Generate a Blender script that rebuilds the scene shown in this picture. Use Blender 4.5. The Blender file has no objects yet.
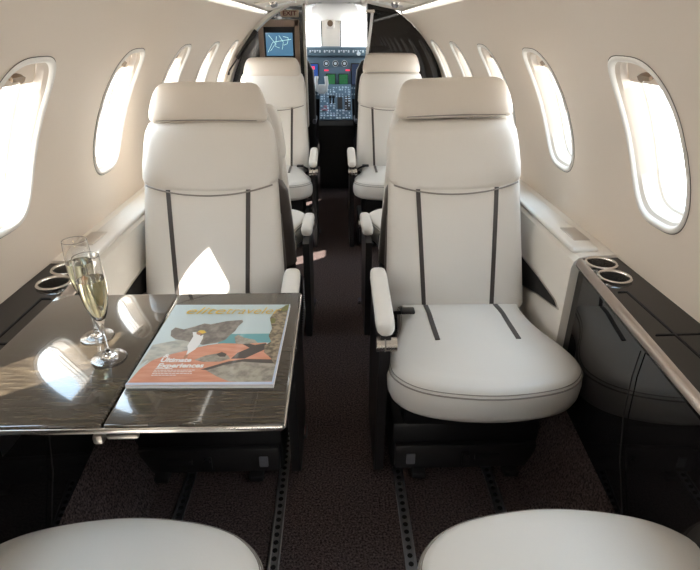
import bpy, bmesh, math, random
from mathutils import Vector, Matrix
random.seed(7)
sc = bpy.context.scene
COL = sc.collection
PI = math.pi

# ------------------------------------------------------------------ camera, world, sun, exposure
F_PX = 521.0
PITCH = math.atan(253 / F_PX)
YAW = math.atan(15 / F_PX * math.cos(PITCH))
cam_d = bpy.data.cameras.new('camera')
cam_d.sensor_fit = 'HORIZONTAL'
cam_d.sensor_width = 36
cam_d.lens = F_PX * 36 / 700
cam_d.clip_start = 0.02
cam = bpy.data.objects.new('camera', cam_d)
COL.objects.link(cam)
cam.location = (0, 0, 1.3)
cam.rotation_euler = (PI / 2 - PITCH, 0, -YAW)
sc.camera = cam

world = bpy.data.worlds.new('daylight')
sc.world = world
world.use_nodes = True
wn = world.node_tree.nodes
wl = world.node_tree.links
wn.clear()
w_tc = wn.new('ShaderNodeTexCoord')
w_sep = wn.new('ShaderNodeSeparateXYZ')
w_ramp = wn.new('ShaderNodeValToRGB')
w_bg = wn.new('ShaderNodeBackground')
w_out = wn.new('ShaderNodeOutputWorld')
wl.new(w_tc.outputs['Generated'], w_sep.inputs[0])
wl.new(w_sep.outputs['Z'], w_ramp.inputs[0])
w_ramp.color_ramp.elements[0].position = 0.0
w_ramp.color_ramp.elements[0].color = (1.0, .98, .95, 1)
w_ramp.color_ramp.elements[1].position = 0.75
w_ramp.color_ramp.elements[1].color = (.52, .74, .96, 1)
e_ = w_ramp.color_ramp.elements.new(.25)
e_.color = (1, .99, .97, 1)
wl.new(w_ramp.outputs[0], w_bg.inputs[0])
w_bg.inputs[1].default_value = 7.0
wl.new(w_bg.outputs[0], w_out.inputs[0])

sun_d = bpy.data.lights.new('sun', 'SUN')
sun_d.energy = 16
sun_d.angle = math.radians(.6)
sun_d.color = (1, .95, .86)
sun = bpy.data.objects.new('sun', sun_d)
COL.objects.link(sun)
SUN_DIR = Vector((.51, .62, -1.0)).normalized()
sun.rotation_euler = SUN_DIR.to_track_quat('-Z', 'Y').to_euler()

vs = sc.view_settings
vs.view_transform = 'Standard'
vs.look = 'None'
vs.gamma = 1
vs.use_curve_mapping = False
vs.exposure = 0.68

# ------------------------------------------------------------------ shell constants
ZC, RW = .752, .787          # fuselage circle: centre height and radius
BAY, Y0, Y1 = .60, -.92, 3.88
WIN_Y = [-.62 + BAY * i for i in range(8)]
S_MID, S_H, W_H = .333, .205, .119


def shell(side, s, y, d=0.0):
    a = s / RW
    r = RW + d
    return Vector((side * r * math.cos(a), y, ZC + r * math.sin(a)))


# sky-light portals in the window openings (they only guide sampling of the sky)
for sd in (-1, 1):
    for i, wy in enumerate(WIN_Y):
        ld = bpy.data.lights.new('window_portal', 'AREA')
        ld.shape = 'RECTANGLE'
        ld.size = .42
        ld.size_y = .28
        ld.cycles.is_portal = True
        lo = bpy.data.objects.new('window_portal', ld)
        COL.objects.link(lo)
        c = shell(sd, S_MID, wy, .075)
        n = (shell(sd, S_MID, wy, -1) - c).normalized()
        lo.location = c
        t = Vector((0, 1, 0))
        b = n.cross(t)
        # local -Z = n, local X along the arc, local Y along the cabin
        m = Matrix((b, t, -n)).transposed()
        if m.determinant() < 0:
            m = Matrix((-b, t, -n)).transposed()
        lo.rotation_euler = m.to_euler()
ld = bpy.data.lights.new('windshield_portal', 'AREA')
ld.shape = 'RECTANGLE'
ld.size = 1.0
ld.size_y = .3
ld.cycles.is_portal = True
lo = bpy.data.objects.new('windshield_portal', ld)
COL.objects.link(lo)
lo.location = (0, 5.66, 1.28)
lo.rotation_euler = (-PI / 2, 0, 0)


# ------------------------------------------------------------------ materials
def mat(name, color, rough=.5, metal=0.0, coat=0.0, spec=.5, bump=None, noise=None, emit=None, estr=0):
    m = bpy.data.materials.new(name)
    m.use_nodes = True
    nt = m.node_tree
    b = nt.nodes['Principled BSDF']
    b.inputs['Base Color'].default_value = (*color, 1)
    b.inputs['Roughness'].default_value = rough
    b.inputs['Metallic'].default_value = metal
    b.inputs['Coat Weight'].default_value = coat
    b.inputs['Coat Roughness'].default_value = .02
    b.inputs['Specular IOR Level'].default_value = spec
    if emit:
        b.inputs['Emission Color'].default_value = (*emit, 1)
        b.inputs['Emission Strength'].default_value = estr
    tc = nt.nodes.new('ShaderNodeTexCoord')
    if noise:      # (scale vec, c2, detail, lo, hi)
        mp = nt.nodes.new('ShaderNodeMapping')
        mp.inputs['Scale'].default_value = noise[0]
        nt.links.new(tc.outputs['Object'], mp.inputs[0])
        nz = nt.nodes.new('ShaderNodeTexNoise')
        nz.inputs['Scale'].default_value = 1
        nz.inputs['Detail'].default_value = noise[2]
        nt.links.new(mp.outputs[0], nz.inputs[0])
        rp = nt.nodes.new('ShaderNodeValToRGB')
        rp.color_ramp.elements[0].position = noise[3]
        rp.color_ramp.elements[1].position = noise[4]
        rp.color_ramp.elements[0].color = (*color, 1)
        rp.color_ramp.elements[1].color = (*noise[1], 1)
        nt.links.new(nz.outputs[0], rp.inputs[0])
        nt.links.new(rp.outputs[0], b.inputs['Base Color'])
    if bump:       # (scale, strength, distance)
        n2 = nt.nodes.new('ShaderNodeTexNoise')
        n2.inputs['Scale'].default_value = bump[0]
        n2.inputs['Detail'].default_value = 3
        nt.links.new(tc.outputs['Object'], n2.inputs[0])
        bp = nt.nodes.new('ShaderNodeBump')
        bp.inputs['Strength'].default_value = bump[1]
        bp.inputs['Distance'].default_value = bump[2]
        nt.links.new(n2.outputs[0], bp.inputs['Height'])
        nt.links.new(bp.outputs[0], b.inputs['Normal'])
    return m


M = {}
M['leather'] = mat('cream_leather', (.775, .735, .68), .42, bump=(260, .12, .002))
M['leather_head'] = mat('ivory_leather', (.73, .66, .58), .42, bump=(260, .12, .002))
M['piping'] = mat('piping_leather', (.30, .27, .24), .5)
M['stripe'] = mat('taupe_stripe', (.060, .050, .046), .38)
M['shell'] = mat('taupe_shell', (.105, .088, .078), .45)
M['wall'] = mat('wall_liner', (.80, .70, .60), .55, bump=(400, .05, .001))
M['trim'] = mat('ivory_trim', (.82, .77, .70), .4)
M['bezel'] = mat('white_bezel', (.86, .83, .78), .3)
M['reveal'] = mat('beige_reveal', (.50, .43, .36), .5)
M['seam'] = mat('seam_gap', (.09, .075, .065), .8)
M['ceil'] = mat('headliner', (.82, .77, .71), .6)
M['black'] = mat('black_lacquer', (.008, .007, .007), .12, coat=.9, spec=.0)
M['veneer'] = mat('dark_veneer', (.024, .018, .013), .16, coat=1.0,
                  noise=((20, 240, 14), (.095, .074, .048), 6, .42, .75))
M['base'] = mat('black_plastic', (.008, .0075, .008), .45)
M['base2'] = mat('charcoal_plastic', (.022, .020, .020), .4)
M['chrome'] = mat('brushed_metal', (.74, .70, .65), .22, 1.0)
M['satin'] = mat('satin_metal', (.55, .51, .47), .33, 1.0)
M['edge'] = mat('console_edge_metal', (.46, .40, .36), .3, 1.0)
M['track'] = mat('track_metal', (.36, .36, .38), .38, 1.0)
M['gray'] = mat('grey_plastic', (.22, .22, .24), .4)
M['carpet'] = mat('carpet_pile', (.026, .017, .016), .95, spec=.1, bump=(300, .7, .006),
                  noise=((170, 170, 170), (.21, .155, .145), 5, .35, .75))
M['darkwall'] = mat('dark_veneer_wall', (.018, .013, .010), .22, coat=.6)
M['bronze'] = mat('bronze_frame', (.50, .36, .27), .4)
M['paper'] = mat('paper', (.82, .82, .82), .6)
M['glow'] = mat('light_strip', (1, 1, 1), .5, emit=(1, .97, .9), estr=2.2)
M['blackhole'] = mat('dark_recess', (.012, .010, .009), .9)
M['white'] = mat('white_paint', (.85, .85, .84), .4)
M['latch'] = mat('latch_bronze', (.30, .21, .14), .35, .5)


def glassy(name, tint, gloss):
    m = bpy.data.materials.new(name)
    m.use_nodes = True
    nt = m.node_tree
    nt.nodes.clear()
    o = nt.nodes.new('ShaderNodeOutputMaterial')
    mx = nt.nodes.new('ShaderNodeMixShader')
    tr = nt.nodes.new('ShaderNodeBsdfTransparent')
    gl = nt.nodes.new('ShaderNodeBsdfGlossy')
    tr.inputs[0].default_value = (*tint, 1)
    gl.inputs['Roughness'].default_value = .02
    mx.inputs[0].default_value = gloss
    nt.links.new(tr.outputs[0], mx.inputs[1])
    nt.links.new(gl.outputs[0], mx.inputs[2])
    nt.links.new(mx.outputs[0], o.inputs[0])
    return m


M['pane'] = glassy('window_glazing', (.97, .98, .98), .05)


def glass(name, color, ior, rough=0.0):
    m = bpy.data.materials.new(name)
    m.use_nodes = True
    b = m.node_tree.nodes['Principled BSDF']
    b.inputs['Base Color'].default_value = (*color, 1)
    b.inputs['Roughness'].default_value = rough
    b.inputs['IOR'].default_value = ior
    b.inputs['Transmission Weight'].default_value = 1
    return m


M['crystal'] = glass('crystal', (1, 1, 1), 1.45)
M['wine'] = glass('sparkling_wine', (1.0, .97, .70), 1.33)


# ------------------------------------------------------------------ mesh helpers
class MB:
    def __init__(self):
        self.bm = bmesh.new()
        self.mats = []

    def mi(self, m):
        if m not in self.mats:
            self.mats.append(m)
        return self.mats.index(m)

    def face(self, pts, m=0):
        f = self.bm.faces.new([self.bm.verts.new(p) for p in pts])
        f.material_index = m
        return f

    def grid(self, rows, m=0, close=False):
        vr = [[self.bm.verts.new(p) for p in r] for r in rows]
        for a, b in zip(vr[:-1], vr[1:]):
            n = len(a)
            for i in range(n if close else n - 1):
                j = (i + 1) % n
                f = self.bm.faces.new((a[i], a[j], b[j], b[i]))
                f.material_index = m
        return vr

    def rings(self, rings, cap0=True, cap1=True, m=0):
        vr = self.grid(rings, m, True)
        if cap0:
            self.bm.faces.new(list(reversed(vr[0]))).material_index = m
        if cap1:
            self.bm.faces.new(vr[-1]).material_index = m

    def box(self, lo, hi, bev=0.0, seg=2, m=0, mtx=None):
        lo, hi = Vector(lo), Vector(hi)
        t = bmesh.new()
        bmesh.ops.create_cube(t, size=1)
        c, s = (lo + hi) / 2, hi - lo
        for v in t.verts:
            v.co = Vector((v.co.x * s.x, v.co.y * s.y, v.co.z * s.z)) + c
        if bev > 0:
            bmesh.ops.bevel(t, geom=t.edges[:], offset=min(bev, min(s) * .49), segments=seg, profile=.5, affect='EDGES')
        self.merge(t, m, mtx)

    def merge(self, t, m=0, mtx=None):
        mp = {}
        for v in t.verts:
            mp[v] = self.bm.verts.new(mtx @ v.co if mtx else v.co)
        for f in t.faces:
            nf = self.bm.faces.new([mp[v] for v in f.verts])
            nf.material_index = m
        t.free()

    def tube(self, p0, p1, r, n=20, m=0, r1=None):
        p0, p1 = Vector(p0), Vector(p1)
        d = (p1 - p0).normalized()
        u = d.orthogonal().normalized()
        v = d.cross(u)
        r1 = r if r1 is None else r1
        rr = []
        for p, q in ((p0, r), (p1, r1)):
            rr.append([p + u * q * math.cos(2 * PI * i / n) + v * q * math.sin(2 * PI * i / n) for i in range(n)])
        self.rings(rr, m=m)

    def path(self, pts, r, n=10, m=0):
        pts = [Vector(p) for p in pts]
        rr = []
        up = None
        for i, p in enumerate(pts):
            d = (pts[min(i + 1, len(pts) - 1)] - pts[max(i - 1, 0)]).normalized()
            if up is None:
                up = d.orthogonal().normalized()
            up = (up - d * up.dot(d)).normalized()
            v = d.cross(up)
            rr.append([p + up * r * math.cos(2 * PI * k / n) + v * r * math.sin(2 * PI * k / n) for k in range(n)])
        self.rings(rr, m=m)

    def lathe(self, prof, c=(0, 0, 0), n=40, m=0):
        rr = []
        for r, z in prof:
            rr.append([Vector((c[0] + max(r, 1e-5) * math.cos(2 * PI * i / n), c[1] + max(r, 1e-5) * math.sin(2 * PI * i / n), c[2] + z)) for i in range(n)])
        self.grid(rr, m, True)

    def prism(self, pts, axis, a, b, m=0):
        """closed polygon (2-D) extruded along an axis from a to b"""
        def P(p, t):
            if axis == 'x':
                return (t, p[0], p[1])
            if axis == 'y':
                return (p[0], t, p[1])
            return (p[0], p[1], t)
        self.rings([[P(p, a) for p in pts], [P(p, b) for p in pts]], m=m)

    def build(self, name, m, parent=None, smooth=True, ang=35, weld=True):
        if weld:
            bmesh.ops.remove_doubles(self.bm, verts=self.bm.verts[:], dist=1e-5)
        bmesh.ops.recalc_face_normals(self.bm, faces=self.bm.faces[:])
        me = bpy.data.meshes.new(name)
        self.bm.to_mesh(me)
        self.bm.free()
        for k in (m if isinstance(m, (list, tuple)) else [m]):
            me.materials.append(M[k] if isinstance(k, str) else k)
        if smooth:
            me.shade_smooth()
            me.set_sharp_from_angle(angle=math.radians(ang))
        o = bpy.data.objects.new(name, me)
        COL.objects.link(o)
        if parent:
            o.parent = parent
        return o


def punch(o, cutter):
    """cut the cutter shape out of a mesh object, leaving no helper behind"""
    c = cutter.build('cutter', 'blackhole', None)
    md = o.modifiers.new('hole', 'BOOLEAN')
    md.operation = 'DIFFERENCE'
    md.solver = 'EXACT'
    md.object = c
    c.parent = o.parent
    bpy.context.view_layer.update()
    me = bpy.data.meshes.new_from_object(o.evaluated_get(bpy.context.evaluated_depsgraph_get()))
    o.modifiers.clear()
    me.set_sharp_from_angle(angle=math.radians(9))
    o.data = me
    bpy.data.objects.remove(c)


def to_mesh(o):
    """turn lettering into a mesh object of the same name"""
    bpy.context.view_layer.update()
    me = bpy.data.meshes.new_from_object(o.evaluated_get(bpy.context.evaluated_depsgraph_get()))
    nm, par, loc, rot, scl = o.name, o.parent, o.location.copy(), o.rotation_euler.copy(), o.scale.copy()
    bpy.data.objects.remove(o)
    n = bpy.data.objects.new(nm.split('.')[0], me)
    COL.objects.link(n)
    n.parent, n.location, n.rotation_euler, n.scale = par, loc, rot, scl
    return n


def tag(o, label=None, cat=None, group=None, kind=None):
    if label: o['label'] = label
    if cat: o['category'] = cat
    if group: o['group'] = group
    if kind: o['kind'] = kind
    return o


def empty(name, loc=(0, 0, 0), rz=0):
    o = bpy.data.objects.new(name, None)
    COL.objects.link(o)
    o.location = loc
    o.rotation_euler = (0, 0, rz)
    o.empty_display_size = .1
    return o


def copy_tree(o, parent=None):
    c = o.copy()
    COL.objects.link(c)
    c.parent = parent
    for ch in list(o.children):
        copy_tree(ch, c)
    return c


def sgnpow(v, p):
    return math.copysign(abs(v) ** p, v)


def superell(a, b, n, k):
    t = 2 * PI * k
    return a * sgnpow(math.cos(t), 2 / n), b * sgnpow(math.sin(t), 2 / n)


# ------------------------------------------------------------------ floor
m = MB()
m.face([(-.575, Y0, 0), (.575, Y0, 0), (.575, 5.7, 0), (-.575, 5.7, 0)])
for s in (-1, 1):     # carpet climbing up the sidewalls
    m.grid([[(s * .575, Y0, 0), (s * .575, 5.7, 0)], [(s * .60, Y0, .04), (s * .60, 5.7, .04)],
            [(s * .70, Y0, .31), (s * .70, 5.7, .31)], [(s * .78, Y0, .32), (s * .78, 5.7, .32)]])
tag(m.build('floor', 'carpet'), kind='structure')


# ------------------------------------------------------------------ walls with window openings
NR = 64


def outline(sx, sy, n=3.3, k=NR):
    return [superell(sx, sy, n, i / k) for i in range(k)]


def rect_ring(hy, s_lo, s_hi, pts):
    """points on the bay rectangle met by rays through the outline points"""
    out = []
    for (py, ps) in pts:
        ax = abs(py) / hy
        up = (s_hi if ps > 0 else -s_lo)
        ay = abs(ps) / up
        k = max(ax, ay, 1e-9)
        out.append((py / k, ps / k))
    return out


def lerp(a, b, t):
    return a + (b - a) * t


for side, nm in ((-1, 'left'), (1, 'right')):
    m = MB()
    S_LO, S_HI = .05 - S_MID, .63 - S_MID
    for wy in WIN_Y:
        inner = outline(W_H, S_H)
        # choose angular samples by true angle so that the corners of the bay are met
        outer = rect_ring(BAY / 2, S_LO, S_HI, inner)
        # snap the ring points closest to each bay corner onto it
        for cy, cs in ((BAY / 2, S_HI), (-BAY / 2, S_HI), (BAY / 2, S_LO), (-BAY / 2, S_LO)):
            j = min(range(NR), key=lambda q: (outer[q][0] - cy) ** 2 + (outer[q][1] - cs) ** 2)
            outer[j] = (cy, cs)
        rows = []
        for t in (0, .15, .35, .6, 1):
            rows.append([shell(side, S_MID + lerp(i_[1], o_[1], t), wy + lerp(i_[0], o_[0], t)) for i_, o_ in zip(inner, outer)])
        m.grid(rows, close=True)
    up = [shell(side, .63 + (RW * .97 - .63) * i / 10, 0) for i in range(11)]
    m.grid([[(p.x, Y0, p.z) for p in up], [(p.x, Y1, p.z) for p in up]])
    lowp = [shell(side, .05, 0), Vector((side * .788, 0, .60)), Vector((side * .775, 0, .20)), Vector((side * .70, 0, .0))]
    m.grid([[(p.x, Y0, p.z) for p in lowp], [(p.x, Y1, p.z) for p in lowp]])
    tag(m.build('wall_' + nm, 'wall', ang=60), kind='structure')

m = MB()
pts = [(RW * math.cos(a), ZC + RW * math.sin(a)) for a in [(-55 + 290 * i / 48) * PI / 180 for i in range(49)]]
m.face([(p[0] * 1.0, Y0, p[1]) for p in pts])
tag(m.build('wall_back', 'wall', smooth=False), kind='structure')


# ------------------------------------------------------------------ windows
def window(side, wy, idx, shade_drop):
    root = empty('window_%d' % idx, shell(side, S_MID, wy))
    tag(root, kind='structure')
    org = Vector(root.location)

    def ring(ky, ks, d, n=3.3, ds=0.0):
        return [shell(side, S_MID + ds + q[1], wy + q[0], d) - org for q in outline(W_H * ky, S_H * ks, n)]
    # bezel lip standing a little proud of the liner, then the funnel of the reveal
    b = MB()
    b.grid([ring(1.045, 1.035, .000), ring(1.04, 1.03, -.0035), ring(1.00, 1.0, -.006), ring(.965, .975, -.004), ring(.94, .955, .004)], close=True)
    b.build('window_frame', 'bezel', root, ang=60)
    b = MB()
    b.grid([ring(1.058, 1.044, -.0008), ring(1.045, 1.035, -.0012)], close=True)
    b.build('frame_gap', 'seam', root)
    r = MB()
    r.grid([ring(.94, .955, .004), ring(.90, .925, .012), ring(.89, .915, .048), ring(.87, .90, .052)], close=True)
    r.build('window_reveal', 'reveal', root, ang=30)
    r = MB()
    r.grid([ring(.87, .90, .052), ring(.85, .885, .054), ring(.845, .88, .066), ring(.82, .865, .068),
            ring(.815, .86, .082), ring(.79, .845, .084), ring(.785, .84, .105)], close=True)
    r.build('pane_gasket', 'bezel', root, ang=30)
    g = MB()
    c1 = ring(.815, .86, .075)
    g.bm.faces.new([g.bm.verts.new(p) for p in c1])
    g.build('window_pane', 'pane', root, smooth=False)
    # pleated shade pulled a little way down, with its rail
    s0 = S_MID + S_H * .90
    sh = MB()
    drop = shade_drop
    top, bot = s0, s0 - drop
    hw = W_H * .80
    rows = []
    for dd in (.030, .040):
        pass
    N = 10

    def hwid(s):
        q = min(1, abs(s - S_MID) / (S_H * .93))
        return W_H * .86 * max(0.0, 1 - q ** 3.3) ** (1 / 3.3)
    rows_f = []
    for i in range(N + 1):
        s = lerp(top, bot, i / N)
        h = hwid(s)
        rows_f.append([shell(side, s, wy + lerp(-h, h, j / 8), .028) - org for j in range(9)])
    sh.grid(rows_f)
    h = hwid(bot)
    sh.grid([[shell(side, bot, wy + lerp(-h, h, j / 8), .028) - org for j in range(9)],
             [shell(side, bot, wy + lerp(-h, h, j / 8), .044) - org for j in range(9)],
             [shell(side, bot + .02, wy + lerp(-h, h, j / 8), .044) - org for j in range(9)]])
    so = sh.build('window_shade', 'wall', root, ang=50)
    la = MB()
    pts_ = [(-.030, .016), (-.026, .006), (.0, .004), (.012, -.002), (.022, .004), (.020, .014), (.0, .018)]
    # small finger latch on the shade rail
    f_ = [shell(side, bot + .012 + q[1], wy + q[0] + .005, .027) - org for q in pts_]
    g_ = [shell(side, bot + .012 + q[1], wy + q[0] + .005, .016) - org for q in pts_]
    la.rings([f_, g_])
    la.build('shade_latch', 'latch', so)
    return root


k = 1
for side in (-1, 1):
    for wy in WIN_Y:
        window(side, wy, k, .062)
        k += 1

# ------------------------------------------------------------------ ceiling
m = MB()
for s in (-1, 1):
    # overhead service panel from the wall valance to the middle recess
    m.grid([[(s * .446, Y0, 1.398), (s * .446, Y1 + .02, 1.398)], [(s * .436, Y0, 1.424), (s * .436, Y1 + .02, 1.424)],
            [(s * .20, Y0, 1.470), (s * .20, Y1 + .02, 1.470)], [(s * .185, Y0, 1.462), (s * .185, Y1 + .02, 1.462)],
            [(s * .175, Y0, 1.462), (s * .175, Y1 + .02, 1.462)], [(s * .17, Y0, 1.50), (s * .17, Y1 + .02, 1.50)]])
m.face([(-.17, Y0, 1.50), (.17, Y0, 1.50), (.17, Y1 + .02, 1.50), (-.17, Y1 + .02, 1.50)])
tag(m.build('ceiling', 'ceil'), kind='structure')

for s, nm in ((-1, 'left'), (1, 'right')):
    t = empty('ceiling_light_strip', (s * .432, 1.4, 1.411))
    tag(t, 'long thin white light strip along the %s' % ('ceiling edge above the champagne table side' if s < 0 else 'ceiling edge above the empty console side'), 'light strip')
    b = MB()
    b.box((-.006, -2.2, -.004), (.006, 2.3, .004), .002)
    b.build('diffuser', 'glow', t)
    b = MB()
    b.box((-.010, -2.25, .003), (.010, 2.32, .010), .002)
    b.build('housing', 'trim', t)

    # service units with gaspers and reading lights
    for j, yy in enumerate((3.15, 2.2)):
        u = empty('overhead_service_unit', (s * .32, yy, 1.448))
        u.rotation_euler = (0, s * math.atan(.036 / .235), 0)
        nmn = {(-1, 0): 'left overhead air vent panel nearest the dark entry bulkhead', (-1, 1): 'left overhead air vent panel farther back from the entry bulkhead',
               (1, 0): 'right overhead air vent panel nearest the dark glossy bulkhead', (1, 1): 'right overhead air vent panel farther back from the glossy bulkhead'}[(s, j)]
        tag(u, nmn, 'vent panel', 'overhead vent panels')
        b = MB()
        b.box((-.085, -.20, -.012), (.085, .20, .006), .006)
        b.build('panel', 'trim', u)
        for q in range(4):
            b = MB()
            b.box((-.065, .02 + q * .038, -.018), (.065, .036 + q * .038, -.011), .003, mtx=Matrix.Rotation(.35 * s, 4, 'Z'))
            b.build('louver', 'white', u)
        b = MB()
        b.lathe([(.0, -.034), (.012, -.033), (.018, -.026), (.020, -.012), (.026, -.011)], (0, -.05, 0), 24)
        b.build('air_nozzle', 'gray', u)
        b = MB()
        b.lathe([(.0, -.022), (.014, -.022), (.019, -.012), (.024, -.011)], (0, -.13, 0), 24)
        b.build('reading_light', 'chrome', u)


# ------------------------------------------------------------------ side ledges, consoles
def side_furniture(s):
    where = 'left' if s < 0 else 'right'
    # pale ledge running forward along the sidewall
    led = empty('side_ledge', (s * .70, 1.34, 0))
    tag(led, 'cream side ledge with a dark slot, beneath the left windows beyond the champagne glasses' if s < 0
        else 'cream side ledge with a dark slot, beside the seat next to the glossy black console', 'side ledge')
    L = 2.54
    zi = .73
    b = MB()
    prof = [(-.035, .30), (-.035, zi - .035), (-.030, zi - .016), (-.018, zi - .004), (.0, zi), (.087, zi + .004), (.087, .32), (.01, .30)]
    b.prism([(s * x, z) for x, z in prof], 'y', 0, L)
    b.build('ledge_body', 'trim', led, ang=22)
    b = MB()
    b.box((s * -.028 if s > 0 else -.052, .03, zi - .004), (s * .052 if s > 0 else .028, .86, zi + .014), .009, 3)
    b.build('ledge_pad', 'leather', led)
    b = MB()
    b.box((s * .03 - .028, .09, zi + .0135), (s * .03 + .02, .20, zi + .0155), .001)
    b.build('switch_plate', 'satin', led)
    # slanted dark pocket in the face
    b = MB()
    xo, xi = s * -.0362, s * -.020
    tri = [(.025, .548), (.06, .562), (.20, .572), (.36, .575), (.52, .575), (.52, .43), (.36, .47), (.20, .512), (.06, .540)]
    b.rings([[(xo, p[0], p[1]) for p in tri], [(xi, p[0], p[1]) for p in tri]])
    b.build('pocket', 'blackhole', led)
    b = MB()
    b.path([(xo, p[0], p[1]) for p in tri + tri[:1]], .0025, 6)
    b.build('pocket_rim', 'satin', led)

    # black lacquered console
    con = empty('side_console', (s * .70, .5, 0))
    tag(con, 'glossy black side console with cup holders, %s' % ('on the left behind the champagne glasses' if s < 0 else 'on the right under the nearest right window'), 'console')
    y_f, y_n = .83, -1.3
    xf, xn = .672, .618          # inner edge narrows towards the far end
    slope = (xf - xn) / .60

    def xin(y):
        return s * (max(xn, xf - (y_f - y) * slope) - .70)
    b = MB()
    rows = []
    for y in (y_f, .2, -.2, y_n):
        xi_ = xin(y)
        rc = .012
        rows.append([(xi_ + s * rc, y, .29), (xi_ + s * rc, y, .69), (xi_, y, .707), (xi_ + s * .003, y, .716), (xi_ + s * .014, y, .7285), (s * .086, y, .73), (s * .086, y, .45), (s * .05, y, .30)])
    b.rings(rows)
    body = b.build('console_body', 'black', con, ang=25)
    b = MB()
    rows = []
    for y in (y_f - .001, .2, -.2, y_n):
        xi_ = xin(y)
        rows.append([(xi_ + s * -.002, y, .711), (xi_ + s * .000, y, .721), (xi_ + s * .007, y, .7290), (xi_ + s * .011, y, .7315), (xi_ + s * .011, y, .728), (xi_ + s * .006, y, .720), (xi_ + s * .003, y, .711)])
    b.rings(rows)
    b.build('edge_trim', 'edge', con, ang=50)
    # lid seams and grip plate
    b = MB()
    xl = s * .004
    b.box((min(xl, xl + s * .003), -.30, .7292), (max(xl, xl + s * .003), .62, .7312))
    b.box((min(xin(.42) + s * .03, s * .07), .418, .7292), (max(xin(.42) + s * .03, s * .07), .421, .7312))
    b.box((min(xin(.62) + s * .03, xl), .617, .7292), (max(xin(.62) + s * .03, xl), .62, .7312))
    b.build('lid_seam', 'blackhole', con)
    b = MB()
    b.box((s * .028 - .007, .20, .7302), (s * .028 + .007, .36, .7335), .002)
    b.build('lid_grip', 'satin', con)
    # shallow arched door line on the face
    b = MB()
    pa = [(.42, .690), (.425, .62), (.415, .52), (.38, .42), (.31, .32), (.22, .26), (.10, .22)]
    b.path([(xin(p[0]) + s * .008, p[0], p[1]) for p in pa], .0015, 6)
    b.build('door_gap', 'blackhole', con)
    # cup holders: two fluted metal wells
    for q, (cy, cx) in enumerate(((.785, .018), (.697, .012))):
        cc = (s * cx, cy, .7305)
        cut = MB()
        cut.tube((cc[0], cc[1], .66), (cc[0], cc[1], .80), .0345, 40)
        punch(body, cut)
        c_ = MB()
        c_.lathe([(.042, -.001), (.0425, .004), (.040, .007), (.036, .006), (.0345, .003), (.034, -.004)], cc, 40)
        co = c_.build('cup_holder', 'chrome', con)
        w_ = MB()
        n = 56
        rr = []
        for rz, zz in ((.0325, .003), (.0315, -.045)):
            rr.append([(cc[0] + (rz + (.0018 if i % 2 else -.0008)) * math.cos(2 * PI * i / n), cc[1] + (rz + (.0018 if i % 2 else -.0008)) * math.sin(2 * PI * i / n), cc[2] + zz) for i in range(n)])
        w_.rings(rr, cap0=False, cap1=False)
        w_.build('fluted_well', 'chrome', co, smooth=False)
        d_ = MB()
        d_.lathe([(.0, -.044), (.034, -.044)], cc, 30)
        d_.build('well_floor', 'blackhole', co)


side_furniture(-1)
side_furniture(1)


# ------------------------------------------------------------------ seats
def back_yc(z):
    """centre line of the backrest (local y) by height"""
    t = (z - .44) / .62
    return .275 + .135 * t + .02 * t * t


def back_hw(z):
    t = (z - .44) / .62
    if t < .68:
        return lerp(.237, .219, (t / .68))
    return lerp(.219, .205, (t - .68) / .32)


def back_ht(z):
    return .060


def back_front(x, z, n=4.0, extra=0.0):
    hw = back_hw(z)
    u = min(.999, abs(x) / hw)
    bulge = .012 * math.cos(min(1, abs(x) / hw) * PI / 2)
    return back_yc(z) - back_ht(z) * (1 - u ** n) ** (1 / n) - bulge - extra


def back_ring(z, hw, ht, yc, dip=0.0, n=4.0, K=72, bul=.012):
    pts = []
    for i in range(K):
        x, y = superell(hw, ht, n, i / K)
        if y < 0:
            y -= bul * math.cos(min(1, abs(x) / hw) * PI / 2)
        pts.append((x, yc + y, z - dip * (1 - (x / hw) ** 2)))
    return pts


CUSH_Z = .497


def cush_plan(K=80):
    """plan outline of the cushion: narrow at the rear, flared, round nose"""
    key = [(-.205, .215), (-.208, .12), (-.225, .04), (-.255, -.05), (-.268, -.120), (-.256, -.180), (-.205, -.232), (-.12, -.262), (0, -.275)]
    full = key + [(-x, y) for x, y in reversed(key[:-1])]
    # Catmull-Rom through the key points
    out = []
    n = len(full)
    for i in range(n - 1):
        p0 = full[max(i - 1, 0)]
        p1, p2 = full[i], full[i + 1]
        p3 = full[min(i + 2, n - 1)]
        for q in range(5):
            t = q / 5
            f = lambda a, b, c, d: .5 * (2 * b + (c - a) * t + (2 * a - 5 * b + 4 * c - d) * t * t + (3 * b - a - 3 * c + d) * t ** 3)
            out.append((f(p0[0], p1[0], p2[0], p3[0]), f(p0[1], p1[1], p2[1], p3[1])))
    out.append(full[-1])
    # rear edge
    for q in range(1, 8):
        out.append((lerp(.205, -.205, q / 8), .222))
    return out


PLAN = cush_plan()


def cush_top(x, y):
    """height of the cushion crown"""
    r = min(1, math.hypot(x / .262, (y + .03) / .25))
    return CUSH_Z - .026 * r ** 3.2 + .002


def inset_plan(d):
    """inset the plan by true offset d"""
    n = len(PLAN)
    out = []
    for i in range(n):
        a, b = Vector(PLAN[i - 1]), Vector(PLAN[(i + 1) % n])
        t = (b - a).normalized()
        nrm = Vector((-t.y, t.x))
        p = Vector(PLAN[i])
        if (Vector((0, -.02)) - p).dot(nrm) < 0:
            nrm = -nrm
        out.append((p + nrm * d))
    return out


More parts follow.
